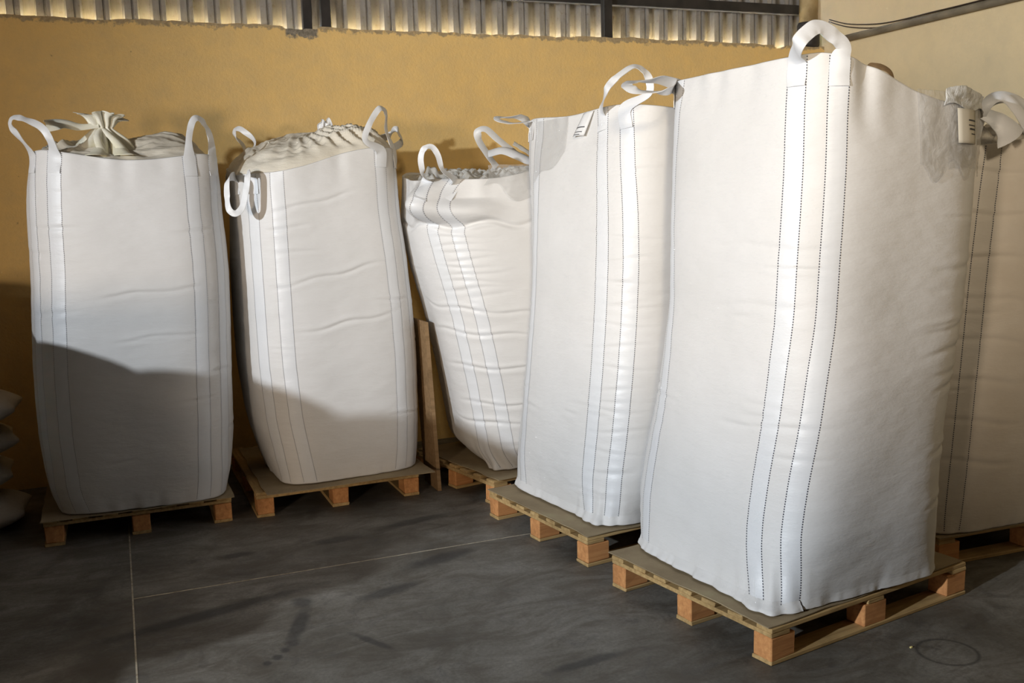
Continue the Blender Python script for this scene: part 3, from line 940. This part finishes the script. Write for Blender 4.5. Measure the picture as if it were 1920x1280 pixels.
b2.loop(2, [(1.60, 6.36, 2.17), (1.68, 6.22, 2.21), (1.712, 6.16, 2.245), (1.735, 6.18, 2.225), (1.745, 6.26, 2.15)], .045, nmid=(.3, -.9, .3))

# ---- third bag: leaning, slack collar folded over


def collar(ph, Z, zr):
    up = np.clip((Z - 1.655) / (zr - 1.655), 0, 1)
    bell = np.sin(np.pi * np.clip(up, 0, 1)) ** .9 * (Z > 1.655)
    l1 = np.exp(-(angdiff(ph, CORN[0] - .13) / .17) ** 2)
    l2 = np.exp(-(angdiff(ph, CORN[0] + .22) / .30) ** 2)
    crease = np.exp(-((Z - 1.648 - .02 * np.sin(ph * 9)) / .014) ** 2) * np.clip(np.exp(-(angdiff(ph, CORN[0]) / .9) ** 2), 0, 1)
    low = np.sin(np.pi * np.clip((Z - 1.655) / .14, 0, 1)) * (Z > 1.655)
    return .185 * bell * l1 + .07 * low * l2 - .028 * crease - .03 * up * np.exp(-(angdiff(ph, CORN[0] + .35) / .3) ** 2)


b3 = Bag(B3, -4, (1.905, 1.985, 1.98, 1.97), (.03, .02, .02, .02), 31, 'leaning bulk bag with a slack folded collar, third from the left',
         creases=[(CORN[0] + .1, .9, 1.15, -.05, .008, .008), (CORN[0] + .1, .8, 1.01, -.04, .008, .008), (CORN[0] + .2, .7, .80, -.03, .009, .008),
                  (CORN[0] + .2, .6, .575, -.03, .007, .008), (CORN[0], .6, .46, -.02, .007, .008)] +
                 [(CORN[0] + .1 + .05 * (k % 3), .45, 1.28 + k * .042, .03 * (-1) ** k, .004, .008) for k in range(9)], ncrease=50, extra=collar, slack=.02, tip=(.085, -.12))
dress(b3, (0,), mat='thread2')
cover(b3, .02, pleats=(20, .03), crumple=.04, seed=14, mat='film_dense', name='liner_film')
patch(b3, 0, .26, .66, 1.76, 1.96, 'film', 'clear_film_flap', off=.008, crumple=.006, seed=4, shape=lambda a: (1.86 - .10 * a + .03 * math.sin(a * 8), 1.975))
b3.loop(0, [(1.60, 5.24, 1.93), (1.583, 5.22, 2.01), (1.60, 5.21, 2.064), (1.640, 5.20, 2.076), (1.672, 5.19, 2.03), (1.690, 5.17, 1.95)], .032, nmid=(-.3, -.7, .5))
C = catmull([(2.30, 5.93, 1.99), (2.235, 5.93, 2.08), (2.185, 5.93, 2.16), (2.180, 5.92, 2.215), (2.225, 5.90, 2.225), (2.29, 5.88, 2.165), (2.38, 5.86, 2.09), (2.47, 5.85, 2.02)], 8)
ribbon('lifting_loop', C, np.tile(np.array([-.1, -.7, .7]), (len(C), 1)), .05, M['strap'], b3.root, .05, 3)
C = catmull([(2.22, 5.85, 2.07), (2.30, 5.80, 2.085), (2.38, 5.74, 2.045), (2.46, 5.70, 2.00)], 8)
ribbon('folded_rag', C, np.tile(np.array([.1, -.6, .8]), (len(C), 1)), .09, M['strap'], b3.root, .2, 9)
C = catmull([(2.36, 5.78, 2.13), (2.42, 5.76, 2.09), (2.50, 5.72, 2.03)], 8)
ribbon('folded_rag', C, np.tile(np.array([.1, -.6, .8]), (len(C), 1)), .05, M['film_dense'], b3.root, .2, 10)

# ---- fourth bag: paper tag
b4 = Bag(B4, 8, (2.205, 2.17, 2.18, 2.205), (.02, .02, .02, .018), 43, 'tall bulk bag with a paper tag hanging at its top edge',
         creases=[(CORN[0] + .05 * (k % 3), .30 + .06 * (k % 4), .42 + k * .105, .03 * (-1) ** k, .0035, .008) for k in range(16)], ncrease=30, slack=.010, tip=(.045, -.02))
dress(b4, (0, 3))
hem(b4, 0, -1.0, .9, 3, .010)
b4.loop(0, [(2.155, 4.14, 2.25), (2.180, 4.12, 2.295), (2.229, 4.11, 2.335), (2.291, 4.11, 2.366), (2.345, 4.11, 2.345), (2.372, 4.11, 2.30), (2.362, 4.11, 2.24)], .036, nmid=(-.2, -.6, .7))
b4.loop(3, [(2.11, 5.06, 2.222), (2.03, 5.03, 2.218), (1.955, 5.00, 2.215), (1.945, 4.96, 2.195), (2.03, 4.97, 2.182), (2.12, 5.0, 2.19)], .034, nmid=(-.2, -.5, .8), d=(-.12, -.03))
patch(b4, 3, .06, .36, 1.88, 2.19, 'film', 'document_pouch', off=.005, crumple=.003, seed=6, shape=lambda a: (1.86 + .14 * a + .02 * math.sin(a * 7), 2.185), label='clear plastic document pouch')
q0, q1, q2, q3 = (b4.rim_pt(0, -.230, -.008, .006)[0], b4.rim_pt(0, -.140, -.004, .006)[0], b4.rim_pt(0, -.205, -.120, .02)[0], b4.rim_pt(0, -.300, -.115, .02)[0])
flat_tag(b4.root, [q0, q1, q2, q3], 'paper', 'paper_tag',
         [(.62, .66, .1, .85), (.82, .85, .1, .8), (.93, .96, .15, .7)], 'small printed paper tag')

# ---- fifth bag: the largest and nearest


def gully(ph, Z, zr):
    """fold running down from the rim beside the loop"""
    up = np.clip((Z - (zr - .30)) / .30, 0, 1)
    return -.035 * up ** 1.3 * np.exp(-(angdiff(ph, CORN[0] + .30) / .075) ** 2) + .012 * up * np.exp(-(angdiff(ph, CORN[0] + .20) / .07) ** 2)


b5 = Bag(B5, 5, (2.262, 2.085, 2.10, 2.262), (.045, .03, .02, .004), 57, 'largest bulk bag nearest the camera with an upright corner loop',
         creases=[(CORN[0] - .35, .55, 1.33, .02, .003, .012), (CORN[0] - .1, .45, .86, .03, .0045, .009), (CORN[0] - .3, .6, 1.56, -.02, .003, .012),
                  (CORN[1] - .1, .38, .98, .08, .006, .010), (CORN[1] - .1, .34, .72, .08, .006, .010), (CORN[1] - .1, .34, .50, .10, .005, .010),
                  (CORN[1] - .3, .45, 1.21, .05, .005, .012), (CORN[1] - .25, .4, 1.12, .05, .005, .012), (CORN[1] - .2, .4, 1.45, .02, .004, .012)],
         ncrease=34, extra=gully, rows=300, tip=(.060, -.03))
dress(b5, (0,), dash=.0058, gap=.0042, w=.0030)
dress(b5, (3,), mat='thread2')
hem(b5, 0, -1.12, .13, 5, .013)
hem(b5, 0, .14, 1.0, 6, .004)
b5.loop(0, [(2.318, 2.965, 2.285), (2.350, 2.955, 2.325), (2.401, 2.955, 2.348), (2.464, 2.950, 2.318), (2.505, 2.945, 2.280)], .056, nmid=(-.25, -.9, .3), wb=.074, d=(-.0775, .0775), curl=.08)
b5.loop(3, [(2.30, 3.86, 2.272), (2.21, 3.84, 2.266), (2.11, 3.80, 2.255), (2.055, 3.75, 2.232), (2.075, 3.70, 2.205), (2.15, 3.70, 2.202), (2.245, 3.72, 2.21)], .048, nmid=(-.3, -.6, .7), d=(-.13, -.04))
cover(b5, .03, pleats=(18, .03), crumple=.035, seed=24, mat='film_dense', name='liner_film', drop=.03)
patch(b5, 0, .47, .98, 1.80, 2.13, 'film_b', 'liner_film_flap', off=.006, crumple=.006, seed=9, nx=60, label='clear film folded over the rim',
      shape=lambda a: (1.86 - .08 * math.sin(a * 9) ** 2 + .03 * a, 2.135 - .02 * a))
patch(b5, 1, -.34, .20, 2.05, 2.15, 'film_dense', 'crumpled_film_edge', off=.008, crumple=.010, seed=12, nx=60, shape=lambda a: (2.075 - .035 * a + .012 * math.sin(a * 17), 2.135 + .015 * math.sin(a * 9)))
patch(b5, 1, -.30, -.11, 1.84, 2.10, 'film', 'document_sleeve', off=.008, crumple=.004, seed=13)
p_, n_ = b5.rim_pt(1, -.27, -.02, .016); q_, _ = b5.rim_pt(1, -.15, -.02, .016)
p2, _ = b5.rim_pt(1, -.255, -.15, .016); q2, _ = b5.rim_pt(1, -.14, -.15, .016)
flat_tag(b5.root, [p_, q_, q2, p2], 'paper_tan', 'printed_label', [(.30, .34, .45, .95), (.45, .48, .45, .95), (.55, .60, .5, .95), (.70, .73, .6, .95)], 'printed label with dark bars')
C = catmull([(3.20, 3.70, 2.16), (3.24, 3.66, 2.28), (3.27, 3.64, 2.325), (3.33, 3.60, 2.29), (3.345, 3.60, 2.18)], 8)
o = ribbon('lifting_loop', C, np.tile(np.array([.3, -.8, .4]), (len(C), 1)), .04, M['panel'], b5.root, .05, 4, 'dirty brown loop behind the rim')

# ---- sixth bag at the right edge
b6 = Bag(B6, -3, (1.95, 1.97, 1.98, 1.97), (-.03, .02, .02, .02), 67, 'shaded bulk bag cut off by the right edge of the photo',
         creases=[(D270 - .55, .55, .5 + k * .19, -.05, .006, .012) for k in range(8)], ncrease=26, mat='pp_warm')
dress(b6, (0,), mat='thread', straps=False, w=.004)
cover(b6, .10, pleats=(24, .03), crumple=.03, seed=34, mat='cover', twist=.1)
for k, (pp, w) in enumerate(((((3.56, 3.33, 1.98), (3.50, 3.24, 2.08), (3.53, 3.21, 2.135), (3.60, 3.20, 2.135), (3.69, 3.19, 2.05), (3.74, 3.20, 1.99)), .05),
                             (((3.62, 3.40, 2.05), (3.60, 3.28, 2.14), (3.70, 3.25, 2.14), (3.82, 3.24, 2.07), (3.90, 3.25, 2.0)), .06))):
    C = catmull(pp, 8)
    ribbon('lifting_loop', C, np.tile(np.array([-.5, -.7, .5]), (len(C), 1)), w, M['strap'], b6.root, .15, 7 + k)
C = catmull([(3.50, 3.26, 2.09), (3.56, 3.22, 2.05), (3.60, 3.20, 2.01), (3.63, 3.20, 1.965)], 8)
ribbon('torn_rag', C, np.tile(np.array([-.4, -.8, .4]), (len(C), 1)), np.linspace(.05, .14, len(C)), M['strap'], b6.root, .2, 12)

# ------------------------------------------------------------------ brown panel between second and third bag
pn = thing('leaning_panel', (1.765, 5.68, 0), 'narrow brown board standing upright between the second and third bags', 'board')
V = []
for (x, z) in ((1.745, 0.0), (1.768, 0.0), (1.726, 1.06), (1.703, 1.065)):
    V += [(x, 5.68, z), (x, 5.96, z)]
mesh('board', V, [(0, 2, 4, 6), (1, 7, 5, 3), (0, 1, 3, 2), (2, 3, 5, 4), (4, 5, 7, 6), (6, 7, 1, 0)], M['panel'], pn, False)

# ------------------------------------------------------------------ piled small sacks


def sack_mesh(seed, L=.80, Wd=.50, H=.19):
    n, m = 40, 18
    V = []
    ph = np.linspace(0, 2 * np.pi, n, endpoint=False)
    for j in range(m):
        th = -np.pi / 2 + np.pi * j / (m - 1)
        c = max(np.cos(th), 0) ** .45; z = np.sign(np.sin(th)) * abs(np.sin(th)) ** .9
        rr = 1 / (np.abs(np.cos(ph)) ** 5 + np.abs(np.sin(ph)) ** 5) ** .2
        ear = np.abs(np.sin(2 * ph)) ** 6 * np.exp(-(th / .35) ** 2) * .10
        x = (L / 2) * rr * np.cos(ph) * (c + ear); y = (Wd / 2) * rr * np.sin(ph) * (c + ear)
        w = 1 + .05 * vnoise(ph / (2 * np.pi) * 9, ph * 0 + th * 2 + 5, 9, seed) + .03 * vnoise(ph / (2 * np.pi) * 22, ph * 0 + th * 5 + 9, 22, seed + 1)
        zz = H / 2 * z * (.75 + .25 * np.clip(1 - (np.abs(x) / (L / 2)) ** 4, 0, 1)) * w
        V.append(np.stack([x, y, zz + H / 2], -1))
    V = np.array(V)
    F = grid_faces(m, n, True)
    me = bpy.data.meshes.new('sack')
    me.from_pydata(V.reshape(-1, 3).tolist(), [], F.tolist())
    me.polygons.foreach_set('use_smooth', [True] * len(me.polygons))
    me.materials.append(M['sack'])
    return me


SM = [sack_mesh(100 + 7 * k) for k in range(4)]
rr_ = random.Random(77)


def sack(x, y, z, rz, label, group, tilt=0.0):
    o = bpy.data.objects.new('filled_sack', SM[rr_.randrange(4)])
    COL.objects.link(o)
    o.location = (x, y, z); o.rotation_euler = (tilt, tilt * .5, rz)
    return tag(o, label, 'sack', group)


# the part of the pile the photo shows at its left edge, beside the leftmost bag
names = ['bottom', 'second lowest', 'third lowest', 'middle', 'third highest', 'second highest', 'topmost']
for k in range(7):
    sack(-1.0 - .035 * ((k * 5) % 3) - (.03 * k if k > 3 else 0), 6.25 + .03 * ((k * 3) % 4), k * .199, R_(4 + 6 * ((k * 7) % 3 - 1)),
         'dusty white sack at the left edge beside the leftmost bag, %s of its stack' % names[k], 'sacks piled beside the leftmost bag')
# the rest of the pile, outside the frame to the left; it shades the lower left of the scene
for c in range(4):
    y = 3.37 + c * .63
    tops = [7, 7, 7, 7][c]
    for k in range(tops):
        sack(-1.40 - .03 * ((k + c) % 3), y + rr_.uniform(-.03, .03) + (.0 if k < 6 else .05), k * .199, R_(rr_.uniform(-6, 6)),
             'dusty white sack in the pile left of the frame', 'sacks piled left of the frame')
for c in range(2):  # added unseen stack that keeps the warm light off the lower right
    for k in range(6):
        sack(-1.40, .30 + c * .60, k * .199, R_(rr_.uniform(-6, 6)), 'added unseen sack beside the camera, blocking light', 'added light-blocking sacks beside the camera')

# spilled grains
for (x, y, z, w) in ((2.744, 2.787, 0.0, 'on the floor right of the largest bag'), (2.387 - .12, 3.30, .155, 'on the cardboard left of the largest bag')):
    v, f = [], []
    rg = random.Random(int(x * 100))
    b = MB().box(-.006, .006, -.004, .004, 0, .006, .0015, .001, rg)
    tag(b.build('spilled_grain', M['chip'], None, True, loc=(x, y, z)), 'tiny yellow grain lying ' + w, 'grain')
